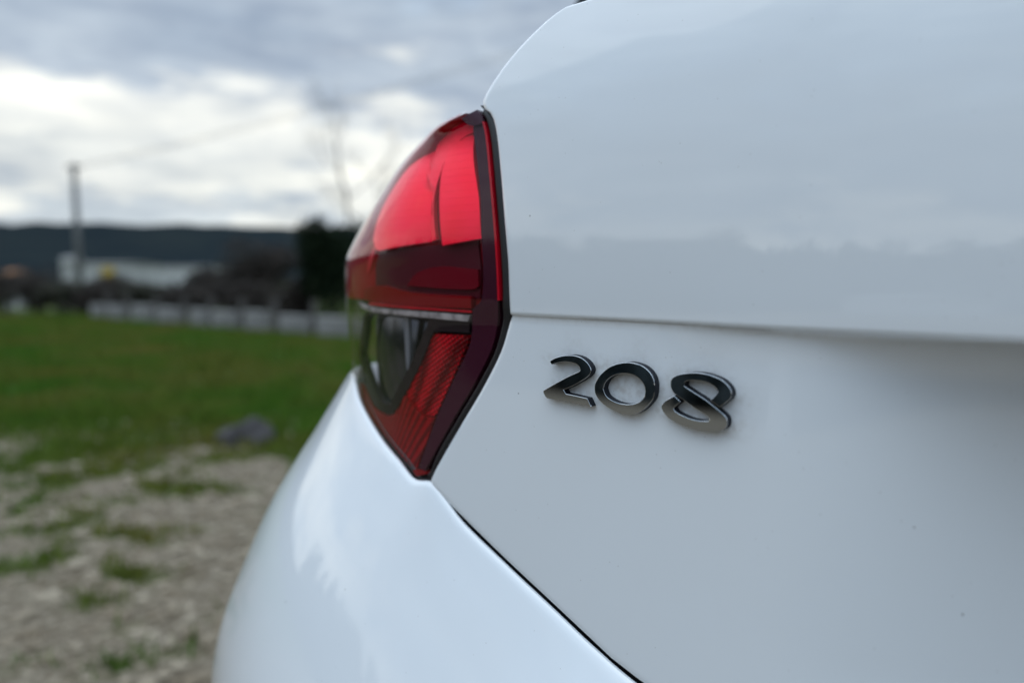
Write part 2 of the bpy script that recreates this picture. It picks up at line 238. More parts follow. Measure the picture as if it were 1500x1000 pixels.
def smooth_poly(pts, n=4, corner=48, closed=True):
    m = len(pts); out = []
    P2 = [Vector(p) for p in pts]
    isc = []
    for i in range(m):
        a = P2[i]-P2[i-1]; b = P2[(i+1) % m]-P2[i]
        ang = a.angle(b) if a.length > 1e-9 and b.length > 1e-9 else 0
        isc.append(math.degrees(ang) > corner)
    for i in range(m):
        p1 = P2[i]; p2 = P2[(i+1) % m]
        p0 = P2[i-1] if not isc[i] else p1-(p2-p1); p3 = P2[(i+2) % m] if not isc[(i+1) % m] else p2+(p2-p1)
        for k in range(n):
            t = k/n
            out.append(.5*((2*p1)+(p2-p0)*t+(2*p0-5*p1+4*p2-p3)*t*t+(3*p1-p0-3*p2+p3)*t**3))
    return out
def flat_fill(polys):
    bm = bmesh.new(); edges = []
    for poly in polys:
        vs = [bm.verts.new((p[0], p[1], 0)) for p in poly]
        for i in range(len(vs)): edges.append(bm.edges.new((vs[i], vs[(i+1) % len(vs)])))
    bmesh.ops.triangle_fill(bm, edges=edges, use_beauty=True, use_dissolve=False)
    return bm
def patch(name, polys, vf, thick, m, parent, step=.008, n=3, corner=48, bevel=0., smooth=True):
    polys = [smooth_poly(p, n, corner) for p in polys]
    bm = flat_fill(polys)
    us = [p[0] for p in polys[0]]; ws = [p[1] for p in polys[0]]
    if step:
        for ax, lo, hi in ((0, min(us), max(us)), (1, min(ws), max(ws))):
            k = lo+step
            while k < hi-1e-4:
                co = [0, 0, 0]; no = [0, 0, 0]; co[ax] = k; no[ax] = 1
                bmesh.ops.bisect_plane(bm, geom=bm.verts[:]+bm.edges[:]+bm.faces[:], dist=1e-7, plane_co=co, plane_no=no); k += step
    ex = bmesh.ops.extrude_face_region(bm, geom=bm.faces[:])
    bmesh.ops.translate(bm, vec=(0, 0, 1), verts=[v for v in ex['geom'] if isinstance(v, bmesh.types.BMVert)])
    rim = [e for e in bm.edges if e.verts[0].co.z < .5 and e.verts[1].co.z < .5 and len(e.link_faces) == 2 and any(f.calc_center_median().z > .1 for f in e.link_faces)]
    for v in bm.verts:
        u, w, k = v.co; v.co = P(u, vf(u, w)+k*thick, w)
    bmesh.ops.recalc_face_normals(bm, faces=bm.faces)
    if bevel: bmesh.ops.bevel(bm, geom=rim, offset=bevel, segments=2, profile=.5, affect='EDGES')
    for f in bm.faces: f.smooth = smooth
    for e in bm.edges:
        if len(e.link_faces) == 2 and e.calc_face_angle() > .6: e.smooth = False
    me = bpy.data.meshes.new(name); bm.to_mesh(me); bm.free()
    o = bpy.data.objects.new(name, me); col.objects.link(o); me.materials.append(m); o.parent = parent
    return o
# ---- tailgate
def cluster(n, near):                        # 0..1, finer towards both ends
    a = [0, near*.25, near*.5, near*.75, near, near*1.6, near*2.6]
    mid = [near*4+(1-near*8)*i/n for i in range(n+1)]
    return a+mid+[1-x for x in a[::-1]]
left_up = [(w, u) for w, u in EDGE if w > WC+.003]
left_up = [(edge_u(WC+.003), WC+.003)]+[(u, w) for w, u in left_up]+TOPLINE[1:]
W_TOP = 1.1402
left_up = [p for p in left_up if p[1] < W_TOP-.001]+[(.272, W_TOP)]
left_lo = [(edge_u(WC-.005), WC-.005)]+[(u, w) for w, u in EDGE[::-1] if w < WC-.008]
seam_lo = SEAM+[(.10, .742), (0., .7365), (UC, .735)]
def curve_at(pts, dense=12):
    q = []
    for i in range(len(pts)-1):
        p0 = Vector(pts[max(i-1, 0)]); p1 = Vector(pts[i]); p2 = Vector(pts[i+1]); p3 = Vector(pts[min(i+2, len(pts)-1)])
        for k in range(dense):
            t = k/dense
            q.append(.5*((2*p1)+(p2-p0)*t+(2*p0-5*p1+4*p2-p3)*t*t+(3*p1-p0-3*p2+p3)*t**3))
    q.append(Vector(pts[-1])); s = [0]
    for a, b in zip(q[:-1], q[1:]): s.append(s[-1]+(b-a).length)
    def f(t):
        x = t*s[-1]; lo = 0
        import bisect
        i = min(max(bisect.bisect_right(s, x)-1, 0), len(q)-2); d = s[i+1]-s[i]
        return q[i].lerp(q[i+1], (x-s[i])/d if d > 0 else 0)
    return f
def mirror_curve(pts):                       # left end .. centre .. right end
    return pts+[(2*UC-p[0], p[1]) for p in pts[::-1] if p[0] > UC+1e-6]
def coons(top, left, bottom, right, ts, ss):
    g = []
    T0, T1, B0, B1 = top(0), top(1), bottom(0), bottom(1)
    for s in ss:
        row = []
        for t in ts:
            p = (1-s)*top(t)+s*bottom(t)+(1-t)*left(s)+t*right(s)-((1-t)*(1-s)*T0+t*(1-s)*T1+(1-t)*s*B0+t*s*B1)
            row.append(p)
        g.append(row)
    return g
def lin(a, b):
    a = Vector(a); b = Vector(b); return lambda t: a.lerp(b, t)
def mir(f): return lambda t: Vector((2*UC-f(t)[0], f(t)[1]))
RR = .0045
def roll(d):
    return 0 if d >= RR else RR-math.sqrt(max(0, RR*RR-(RR-d)**2))
def dig_dist(u, w):
    best = 9
    for poly, hole in DIGS:
        n_ = len(poly); ins = False; dd = 9
        for i in range(n_):
            x1, y1 = poly[i]; x2, y2 = poly[(i+1) % n_]
            if (y1 > w) != (y2 > w) and u < (x2-x1)*(w-y1)/(y2-y1)+x1: ins = not ins
            L2 = (x2-x1)**2+(y2-y1)**2; t = max(0, min(1, ((u-x1)*(x2-x1)+(w-y1)*(y2-y1))/L2)) if L2 else 0
            dd = min(dd, math.hypot(u-x1-t*(x2-x1), w-y1-t*(y2-y1)))
        best = min(best, 0 if ins else dd)
    return best
DIGS = [(TWO, None), (ZERO, None), (EIGHT, None)]
def lip_r(u): return .002+.002*sstep((.16-(UC+abs(u-UC)))/.1)
def build_tailgate():
    ts = cluster(60, .008)
    # extra columns across the badge so the grime round it has something to sit on
    f_top = curve_at([(.272, W_TOP), (.2, W_TOP), (UC, W_TOP), (2*UC-.2, W_TOP), (2*UC-.272, W_TOP)])
    f_lu = curve_at(left_up[::-1]); f_bl = lin((edge_u(WC+.003), WC+.003), (2*UC-edge_u(WC+.003), WC+.003))
    ssu = cluster(34, .012)[:-7]+[1.0]
    up = coons(f_top, f_lu, f_bl, mir(f_lu), ts, ssu)
    f_tl = lin((edge_u(WC-.005), WC-.005), (2*UC-edge_u(WC-.005), WC-.005)); f_ll = curve_at(left_lo); f_bo = curve_at(mirror_curve(seam_lo))
    ssl = [0]+[x for x in cluster(46, .02)[7:]]
    lo = coons(f_tl, f_ll, f_bo, mir(f_ll), ts, ssl)
    NC = len(ts); rows = []
    def edge_d(row, j):                      # distance of column j from the row's ends
        return min((row[j]-row[0]).length, (row[j]-row[-1]).length)
    for i, row in enumerate(up):
        r_ = []
        for j, p in enumerate(row):
            d = min(edge_d(row, j), (up[i][j]-up[0][j]).length)
            r_.append((p[0], v_up(p[0], p[1])+roll(d), p[1]))
        rows.append(r_)
    # rounded lip of the ledge and its underside
    for k in range(1, 7):
        ph = k*15; r_ = []
        for j, p in enumerate(up[-1]):
            d = edge_d(up[-1], j); r = lip_r(p[0]); rw = .003
            r_.append((p[0], v_up(p[0], WC)+r-r*math.cos(R(ph))+roll(d), WC+rw-rw*math.sin(R(ph))))
        rows.append(r_)
    for f in (.5, 1.0):
        r_ = []
        for j, p in enumerate(up[-1]):
            d = edge_d(up[-1], j); va = v_up(p[0], WC)+lip_r(p[0]); vb = max(va+.0002, v_low(p[0], WC-.002)-.001)
            r_.append((p[0], va+(vb-va)*f+roll(d), WC-.0006*f))
        rows.append(r_)
    for i, row in enumerate(lo):
        r_ = []
        for j, p in enumerate(row):
            d = min(edge_d(row, j), (lo[-1][j]-p).length)
            r_.append((p[0], v_low(p[0], p[1])+roll(d), p[1]))
        rows.append(r_)
    # return flanges all round
    def inner(r_, dv, shrink=.0):
        return [(q[0], q[1]+dv, q[2]) for q in r_]
    rows = [inner(rows[0], .02)]+rows+[inner(rows[-1], .006), inner(rows[-1], .02)]
    for r_ in rows:
        a = r_[0]; b = r_[-1]
        r_.insert(0, (a[0], a[1]+.02, a[2])); r_.append((b[0], b[1]+.02, b[2]))
    NC += 2
    vs = [P(*q) for r_ in rows for q in r_]
    me = mesh('tailgate', vs, grid_faces(len(rows), NC))
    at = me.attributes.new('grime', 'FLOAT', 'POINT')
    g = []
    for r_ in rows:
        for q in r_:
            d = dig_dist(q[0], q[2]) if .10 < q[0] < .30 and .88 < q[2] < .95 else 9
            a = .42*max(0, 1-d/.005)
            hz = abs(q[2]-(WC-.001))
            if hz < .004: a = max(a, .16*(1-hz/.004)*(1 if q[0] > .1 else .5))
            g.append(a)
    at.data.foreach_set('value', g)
    fix_normals(me)
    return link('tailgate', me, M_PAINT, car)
tailgate = build_tailgate()
def build_badge_patch():
    return
# ---- badge digits, each proud of the panel
def digit(polys, nm):
    u0 = sum(p[0] for p in polys[0])/len(polys[0]); w0 = .917; a_ = (v_flat(u0+.001, w0)-v_flat(u0-.001, w0))/.002
    dig_v = lambda u, w: v_flat(u0, w0)-.0050+a_*(u-u0)+.092*(w-w0)
    o = patch('badge_digit', polys, dig_v, .0065, M_CHROME, car, step=None, n=5, corner=40, bevel=.0003, smooth=False)
    o['label'] = nm
    o.data.materials.append(M_DIGSIDE)
    nf = None
    for p_ in o.data.polygons:
        if abs(p_.normal.y) < .35: p_.material_index = 1
    return o
digit([TWO], 'chrome numeral 2'); digit([ZERO, ZERO_HOLE], 'chrome numeral 0'); digit([EIGHT], 'chrome numeral 8')
# ---- rear corner: plan curve past the outermost line
def flank(us, vs, m, s, r=.10):
    th0 = math.atan(m); th1 = R(88); arc = r*(th1-th0)
    if s <= arc:
        th = th0+s/r
        return us+r*(math.sin(th)-math.sin(th0)), vs+r*(math.cos(th0)-math.cos(th))
    u = us+r*(math.sin(th1)-math.sin(th0)); v = vs+r*(math.cos(th0)-math.cos(th1)); k = s-arc
    return u+k*math.cos(th1), v+k*math.sin(th1)
# ---- tail light
def lens_mat():
    m = bpy.data.materials.new('lamp_lens'); m.use_nodes = True; nt = m.node_tree; N = nt.nodes; L = nt.links; N.clear()
    out = N.new('ShaderNodeOutputMaterial'); mx = N.new('ShaderNodeMixShader'); tr = N.new('ShaderNodeBsdfTransparent'); gl = N.new('ShaderNodeBsdfGlossy'); lwt = N.new('ShaderNodeLayerWeight'); lwt.inputs[0].default_value = .5; pw = N.new('ShaderNodeMath'); pw.operation = 'POWER'; pw.inputs[1].default_value = 4.6; ma = N.new('ShaderNodeMath'); ma.operation = 'MULTIPLY_ADD'; ma.inputs[1].default_value = .95; ma.inputs[2].default_value = .026; L.new(lwt.outputs['Facing'], pw.inputs[0]); L.new(pw.outputs[0], ma.inputs[0])
    tr.inputs[0].default_value = (.95, .90, .91, 1); gl.inputs['Roughness'].default_value = .015; gl.inputs[0].default_value = (1, 1, 1, 1); 
    L.new(ma.outputs[0], mx.inputs[0]); L.new(tr.outputs[0], mx.inputs[1]); L.new(gl.outputs[0], mx.inputs[2]); L.new(mx.outputs[0], out.inputs[0])
    return m
M_LENS = lens_mat()
def prism_mat(name, base, scale=330, strength=.8):
    m = mat(name, base, rough=.3, metal=.35, spec=.05); nt = m.node_tree; N = nt.nodes; L = nt.links; b = N['Principled BSDF']
    tc = N.new('ShaderNodeTexCoord'); mp = N.new('ShaderNodeMapping'); mp.inputs['Rotation'].default_value = (0, R(30), 0); L.new(tc.outputs['Object'], mp.inputs[0])
    vo = N.new('ShaderNodeTexVoronoi'); vo.inputs['Scale'].default_value = scale; vo.inputs['Randomness'].default_value = .12; L.new(mp.outputs[0], vo.inputs['Vector'])
    bp = N.new('ShaderNodeBump'); bp.inputs['Strength'].default_value = strength; bp.inputs['Distance'].default_value = .002; L.new(vo.outputs['Distance'], bp.inputs['Height']); L.new(bp.outputs[0], b.inputs['Normal'])
    mr = N.new('ShaderNodeMixRGB'); mr.inputs[1].default_value = (*[min(1, x*1.5) for x in base], 1); mr.inputs[2].default_value = (*[x*.14 for x in base], 1); cr = N.new('ShaderNodeMapRange'); cr.inputs[1].default_value = .18; cr.inputs[2].default_value = .55; L.new(vo.outputs['Distance'], cr.inputs[0]); L.new(cr.outputs[0], mr.inputs[0]); L.new(mr.outputs[0], b.inputs['Base Color'])
    return m
M_RED = mat('lamp_red', (.45, .003, .016), rough=.4, spec=.1, noise_scale=30, col2=(.6, .004, .02))
def fluted(name, base, period, slope, rough=.28, metal=.7, col2=None):
    m = mat(name, base, rough=rough, metal=metal, spec=.1, noise_scale=26, col2=col2); nt = m.node_tree; N = nt.nodes; b = N['Principled BSDF']
    tc = N.new('ShaderNodeTexCoord'); wv = N.new('ShaderNodeTexWave'); wv.wave_type = 'BANDS'; wv.bands_direction = 'Z'; wv.wave_profile = 'SAW'; wv.inputs['Scale'].default_value = .314/period; wv.inputs['Distortion'].default_value = 0
    nt.links.new(tc.outputs['Object'], wv.inputs['Vector']); bp = N.new('ShaderNodeBump'); bp.invert = True; bp.inputs['Strength'].default_value = 1; bp.inputs['Distance'].default_value = period*slope; nt.links.new(wv.outputs['Fac'], bp.inputs['Height']); nt.links.new(bp.outputs[0], b.inputs['Normal'])
    return m
M_GLOW = fluted('red_reflector_bowl', (.97, .002, .028), .005, .38, rough=.40, metal=.5, col2=(1.0, .004, .045))
M_BACK = mat('lamp_red_backing', (.28, .003, .010), rough=.45, spec=.1)
M_REDDIM = mat('lamp_red_deep', (.20, .002, .006), rough=.3, spec=.1)
M_MAROON = mat('lamp_maroon', (.075, .006, .014), rough=.30, spec=.2)
M_BAND = mat('lamp_side_band', (.045, .006, .018), rough=.25, spec=.2)
M_PRISM = prism_mat('reflector_prism', (.62, .003, .014))
M_PRISM2 = prism_mat('lower_red_grain', (.48, .003, .010), 700, .3)
M_REV = mat('reverse_lamp_dark', (.10, .115, .13), rough=.16, metal=1.0)
M_HOUSE = mat('lamp_housing', (.012, .006, .008), rough=.4, spec=.2)
lw = sorted([(w, u) for u, w in LENS_RIGHT]); lens_ru = pchip([p for i, p in enumerate(lw) if i == 0 or p[0] > lw[i-1][0]+1e-5])
ll = sorted([(w, u) for u, w in LENS_LOW]); lens_lu = pchip([p for i, p in enumerate(ll) if i == 0 or p[0] > ll[i-1][0]+1e-5])
WL0, WL1 = LENS_LOW[0][1], LENS_RIGHT[0][1]
W_CORNER = LENS_LOW[-1][1]
def corner_ext(w, s): return flank(cor_u(w), cor_v(w), cor_m(w), s, .06)
def lamp_shell(inset, wmax=WL1, marg=0.0, taper=0.0):
    def ip(j): return inset*(1-taper*sstep((j/44-.55)/.45))
    rows = []; nr = 90
    wz = sorted([WL0+.0004+(wmax-WL0-.0008)*i/nr for i in range(nr+1)]+[W_CORNER-.0002, W_CORNER+.0002])
    for w in wz:
        ur = lens_ru(w)+marg
        ul = cor_u(w) if w >= W_CORNER else min(lens_lu(w), cor_u(w))
        ul = max(ul-marg, ur+1e-4)
        r_ = [(ur+(ul-ur)*j/44, w, 0) for j in range(45)]
        if w >= W_CORNER: r_ += [(ul, w, .09*j/14) for j in range(1, 15)]
        else: r_ += [(ul, w, -1)]*14
        rows.append(r_)
    vs = []
    for r_ in rows:
        for j, (u, w, s) in enumerate(r_):
            if s <= 0: vs.append(P(u, v_corner(u, w)+ip(j), w))
            else:
                a, b = corner_ext(w, s); k = ip(44); vs.append(P(a-k*.7, b+k*.5, w))
    nc = 59; fs = []
    for i in range(len(rows)-1):
        for j in range(nc-1):
            if j >= 44 and rows[i][0][1] < W_CORNER: continue
            a = i*nc+j; fs.append((a, a+1, a+nc+1, a+nc))
    return vs, fs
vs, fs = lamp_shell(0)
me = mesh('tail_light', vs, fs); fix_normals(me)
bm = bmesh.new(); bm.from_mesh(me); bmesh.ops.delete(bm, geom=[v for v in bm.verts if not v.link_faces], context='VERTS'); bm.to_mesh(me); bm.free()
lamp = link('tail_light', me, M_LENS, car); lamp['label'] = 'red and clear tail light wrapping round the rear corner'
vs, fs = lamp_shell(.040)
me = mesh('housing', vs, fs); fix_normals(me)
bm = bmesh.new(); bm.from_mesh(me); bmesh.ops.delete(bm, geom=[v for v in bm.verts if not v.link_faces], context='VERTS')
bm.to_mesh(me); bm.free()
link('housing', me, M_HOUSE, lamp)
vs, fs = lamp_shell(.014, taper=.82); me = mesh('backing', vs, [q for q in fs if all(vs[i][2] > .958 for i in q)]); fix_normals(me)
bm = bmesh.new(); bm.from_mesh(me); bmesh.ops.delete(bm, geom=[v for v in bm.verts if not v.link_faces], context='VERTS'); bm.to_mesh(me); bm.free()
link('backing', me, M_BACK, lamp)
def pt(u, w):
    uc = .362 if u < .386+.1*(w-1.03) else .437
    return v_corner(u, w)+.004+3.0*(w-1.030)**2+2.4*(u-uc)**2
def ins(k): return lambda u, w: v_corner(u, w)+k
patch('light_panel', [PANEL_INNER], pt, .004, M_GLOW, lamp)
patch('light_panel', [PANEL_OUTER], pt, .004, M_GLOW, lamp)
patch('rim_strip', [RIM_RED], ins(.010), .004, M_RED, lamp)
patch('dark_band', [DARK_BAND], ins(.012), .004, M_MAROON, lamp)
patch('light_guide', [GUIDE], ins(.010), .003, mat('light_guide_red', (.15, .004, .012), rough=.15, spec=.5), lamp)
patch('red_strip', [RED_STRIP], ins(.009), .006, M_REDDIM, lamp)
patch('chrome_strip', [CHROME], ins(.006), .004, M_CHROMESIDE, lamp, bevel=.0003)
patch('reverse_lamp', [REVERSE], lambda u, w: v_corner(u, w)+.011+5.0*(u-.455)**2+3.0*(w-.905)**2, .006, M_REV, lamp)
patch('reflection_streak', [STREAK], ins(.010), .003, mat('reflection_streak', (.16, .18, .20), rough=.3), lamp)  # grey sliver painted in for a reflected light streak
patch('bezel', [BEZEL_OUT, BEZEL_IN], ins(.008), .006, M_HOUSE, lamp)
patch('reflector', [REFLECTOR], ins(.009), .004, M_PRISM, lamp)
patch('lower_lens', [LOWER_RED], ins(.007), .006, M_PRISM2, lamp)
patch('side_band', [SIDE_BAND], ins(.005), .008, M_BAND, lamp)
patch('cap', [CAP], ins(.003), .010, M_BAND, lamp)
patch('rib', [RIB], ins(.005), .003, M_RED, lamp)
patch('tip', [TIP], ins(.004), .006, M_REDDIM, lamp)
patch('lens_rim', [RED_LINE], ins(.003), .006, M_RED, lamp)
# black seal between lamp and tailgate: a strip along the hatch edge
def build_seal():
    rows = []; n = 90
    for i in range(n+1):
        w = .8375+(1.0905-.8375)*i/n
        ue = edge_u(w)-.001; ur = max(lens_ru(min(w, WL1))+.0015, ue+.002)
        if w > WL1: ur = ue+.004
        r_ = [(ue, v_edge(w)+.006, w), (ue*.8+ur*.2, v_edge(w)+.0042, w), (ue*.3+ur*.7, v_corner(ur, w)+.0030, w), (ur, v_corner(ur, w)+.0045, w), (ur, v_corner(ur, w)+.02, w)]
        rows.append([P(*q) for q in r_])
    me = mesh('lamp_seal', [p for r_ in rows for p in r_], grid_faces(len(rows), 5)); fix_normals(me)
    return link('lamp_seal', me, M_BLACK, car)
seal = build_seal()
# the same lamp on the other rear corner
def mirror_copy(o, parent):
    c = o.copy(); col.objects.link(c); c.parent = parent
    for ch in list(o.children): mirror_copy(ch, c)
    return c
lamp2 = mirror_copy(lamp, car); lamp2.scale = (-1, 1, 1)
seal2 = mirror_copy(seal, car); seal2.scale = (-1, 1, 1)
# ---- bumper
def dn(p, k): return (p[0], p[1]-k)
KT = [(UC, .7339), (0., .7354)]+[dn(SEAM[i], .0011) for i in (6, 5, 4, 3, 2, 0)]+[dn(LENS_LOW[i], .0016) for i in (0, 2, 3, 4, 5, 6)]+[(.552, .8895)]
KR = [(UC, .695), (0., .698), (.205, .726)]+RIDGE[:5]+[((RIDGE[4][0]+RIDGE[5][0])/2-.004, (RIDGE[4][1]+RIDGE[5][1])/2-.002)]+RIDGE[5:7]+[(.507, .866), (.532, .8795), (.545, .8855), (.552, .8875)]
KB = [UC, 0., .2, .28, .34, .38, .42, .455, .47, .50, .53, .55, .572, .588, 0]
def edge_v(u, w):
    return v_low(u, w) if u < edge_u(w) or w < .8353 and u < .372 else v_corner(u, w)
SMOOTH = 4e-4
def bumper_skin():                           # thin-plate surface through the shut line, the outermost line and a few points of the bulge
    import numpy as np
    pts = []
    K = len(KT); ft = [pchip([(i, KT[i][b]) for i in range(K)]) for b in (0, 1)]
    for i in range(0, (K-1)*2+1):
        u, w = ft[0](i/2), ft[1](i/2); pts.append((u, w, edge_v(u, w)))
    for w in (.38, .44, .50, .55, .60, .63, .66, .70, .73, .77, .80, .835, .865):
        us = bu_u(w); m = min(bu_m(w), .8); pts.append((us, w, bu_v(w))); pts.append((us-.012, w, bu_v(w)-.012*m*.93))
    for u, w, v in ((.30, .70, .291), (.30, .62, .247), (.45, .62, .262), (.15, .66, .262), (0., .66, .262), (UC, .66, .262),
                    (0., .5, .205), (.2, .5, .207), (.4, .5, .222), (UC, .5, .205), (0., .36, .24), (.25, .36, .243), (.45, .36, .262), (UC, .36, .24), (UC-.2, .66, .268), (UC-.2, .5, .21), (UC-.2, .36, .245), (UC-.2, .73, .34)):
        pts.append((u, w, v))
    a = np.array(pts); n = len(a)
    def phi(r2): return np.where(r2 > 1e-12, .5*r2*np.log(np.maximum(r2, 1e-12)), 0)
    d2 = ((a[:, None, :2]-a[None, :, :2])**2).sum(-1); A = np.zeros((n+3, n+3)); A[:n, :n] = phi(d2)+np.eye(n)*SMOOTH; A[:n, n] = 1; A[:n, n+1:] = a[:, :2]; A[n, :n] = 1; A[n+1:, :n] = a[:, :2].T
    b = np.zeros(n+3); b[:n] = a[:, 2]; x = np.linalg.solve(A, b)
    def f(u, w):
        r2 = (a[:, 0]-u)**2+(a[:, 1]-w)**2; return float(phi(r2)@x[:n]+x[n]+x[n+1]*u+x[n+2]*w)
    return f
def build_bumper():
    K = len(KT); f = [pchip([(i, KT[i][b]) for i in range(K)]) for b in (0, 1)]
    WB = .36; skin = bumper_skin()
    bb = [k/bu_u(WB) for k in KB]; bb[-1] = 1.0; fb = pchip(list(enumerate(bb)))
    cols = []; nsub = 6; NO = 64
    for c in range((K-1)*nsub+1):
        k = c/nsub; tu, tw = f[0](k), f[1](k)
        if c == (K-1)*nsub: tu = cor_u(tw)
        vT = skin(tu, tw); column = [(tu, vT+.022, tw-.022), (tu, vT+.0045, tw-.0035)]
        rho0 = tu/bu_u(tw); rho1 = fb(k)
        if c == (K-1)*nsub: rho0 = 1.0
        for i in range(NO+1):
            t = (i/NO)**1.5; w = tw+(WB-tw)*t; u = (rho0+(rho1-rho0)*min(1, t*1.0))*bu_u(w); d = math.hypot(u-tu, w-tw)
            column.append((u, skin(u, w)+roll(d)*.35, w))
        cols.append(column)
    nr = len(cols[0])
    # round the flank
    last = cols[-1]
    for s in [.01, .02, .03, .045, .06, .08, .10, .13, .2, .3, .42]:
        c_ = []
        for i, q in enumerate(last):
            w = q[2]; m_ = bu_m(min(w, .8895)) if i > 1 else .8
            a, b = flank(q[0], q[1], min(m_, .85), s, .09)
            c_.append((a-(.02 if i == 0 else 0), b, w))
        cols.append(c_)
    allc = [[P(*q) for q in c_] for c_ in cols]
    mirr = [[(-p[0], p[1], p[2]) for p in c_] for c_ in allc[:0:-1]]
    allc = mirr+allc
    me = mesh('bumper', [p for c_ in allc for p in c_], grid_faces(len(allc), nr)); fix_normals(me)
    return link('bumper', me, M_PAINT, car)
build_bumper()
def build_liner():                           # added black strip, closes the shut line and stands in for its shade
    K = len(KT); f = [pchip([(i, KT[i][b]) for i in range(K)]) for b in (0, 1)]; rows = []
    for c in range((K-1)*6+1):
        u, w = f[0](c/6), f[1](c/6); lampside = c/6 > 7.2; v = edge_v(u, w)
        rows.append([P(u, v+.030, w-.022), P(u, v+.008, w-.014), P(u, v+.007, w+(.0025 if lampside else .006)), P(u, v+.012, w+(.003 if lampside else .016))])
    rows = [[(-x, y, z) for x, y, z in r_] for r_ in rows[:0:-1]]+rows
    me = mesh('gap_shade_strip', [p for r_ in rows for p in r_], grid_faces(len(rows), 4)); fix_normals(me); link('gap_shade_strip', me, M_BLACK, car)
build_liner()
# near-black blocks behind the shut lines, standing in for the shade inside
def build_inner():
    bm = bmesh.new()
    add_box(bm, (0, .20, .80), (1.02, .22, .62))
    add_box(bm, (0, .50, .55), (1.3, .4, .5))
    return bm_obj('inner_shade_block', bm, M_DARK, car)
build_inner()
# ---- the rest of the body, seen only from elsewhere
def both_link(name, vs, fs, m):
    for s_ in (1, -1):
        me = mesh(name, [(s_*x, y, z) for x, y, z in vs], fs); fix_normals(me); link(name, me, m, car)
def side_rows(ws, ss, fn):
    vs = [P(*fn(w, s)) for w in ws for s in ss]; return vs, grid_faces(len(ws), len(ss))
ws = [.8945+(1.078-.8945)*i/24 for i in range(25)]
ss = [.085+.02*i for i in range(6)]+[.25, .35, .5, .8, 1.2, 1.7, 2.2, 2.7, 3.1]
def quarter(w, s):
    a, b = corner_ext(w, s)
    k = sstep((s-.2)/.8); tgt = .70-.10*max(0, (w-.95)/.15)**2
    return (a*(1-k)+k*tgt, b, w)
vs, fs = side_rows(ws, ss, quarter); both_link('side_panel', vs, fs, M_PAINT)
def lower_fn(w, s):
    v = .80+s*2.6; t = (w-.25)/(.8945-.25)
    arch = max((math.sqrt(max(0, .36**2-(v-a)**2)) for a in (1.0, 3.2)), default=0)
    bot = .25 if arch <= 0 else max(.25, .30+arch)
    return (.66+.05*math.sin(math.pi*min(1, t*.9)), v, bot+(.8945-bot)*t)
vs, fs = side_rows([.25+(.6445)*i/10 for i in range(11)], [i/60 for i in range(61)], lower_fn); both_link('door_panel', vs, fs, M_PAINT)
def glass_fn(w, s):
    t = w; v = .62+.12*t+s*(2.3-.45*t); return (.585-.16*t, v, 1.096+.30*t)
vs, fs = side_rows([i/6 for i in range(7)], [i/12 for i in range(13)], glass_fn); both_link('side_window', vs, fs, M_GLASS)
vs = []; nu, nv = 13, 14
for i in range(nu):
    for j in range(nv):
        a = -1+2*i/(nu-1); t = j/(nv-1); vs.append((a*.60, .74-V0+t*1.85, 1.396+.06*(1-a*a)+.03*math.sin(math.pi*t)))
me = mesh('roof', vs, grid_faces(nu, nv)); fix_normals(me); link('roof', me, M_PAINT, car)
vs = []
for i in range(15):
    for j in range(9):
        a = -1+2*i/14; t = j/8; hw = .440+.13*t
        u = UC+a*hw; w = W_TOP+.004+.24*t; vv = v_up(.272, W_TOP)+.006+.60*(t*.24)+1.2*(t*.24)**2+.03*(a*a-1)
        vs.append(P(u, vv, w))
me = mesh('rear_window', vs, grid_faces(15, 9)); fix_normals(me); link('rear_window', me, M_GLASS, car)
# corner pillar between tailgate, window and flank
vs = []
for i in range(9):
    for j in range(9):
        s = i/8; t = j/8
        w = 1.079+.315*t; a0 = (.3393+(.272-.3393)*min(1, t*5)+(.40-.272)*max(0, t-.2)/.8, .405+.05*t+.33*t*t+.005)
        if t > .2: a0 = (.258+.12*(t-.2)/.8, .43+.30*(t-.2)/.8)
        b0 = (.585-.16*t, .64+.12*t)
        vs.append(P(a0[0]+(b0[0]-a0[0])*s, a0[1]+.022+(b0[1]-a0[1])*s, w))
both_link('rear_pillar', vs, grid_faces(9, 9), M_PAINT)
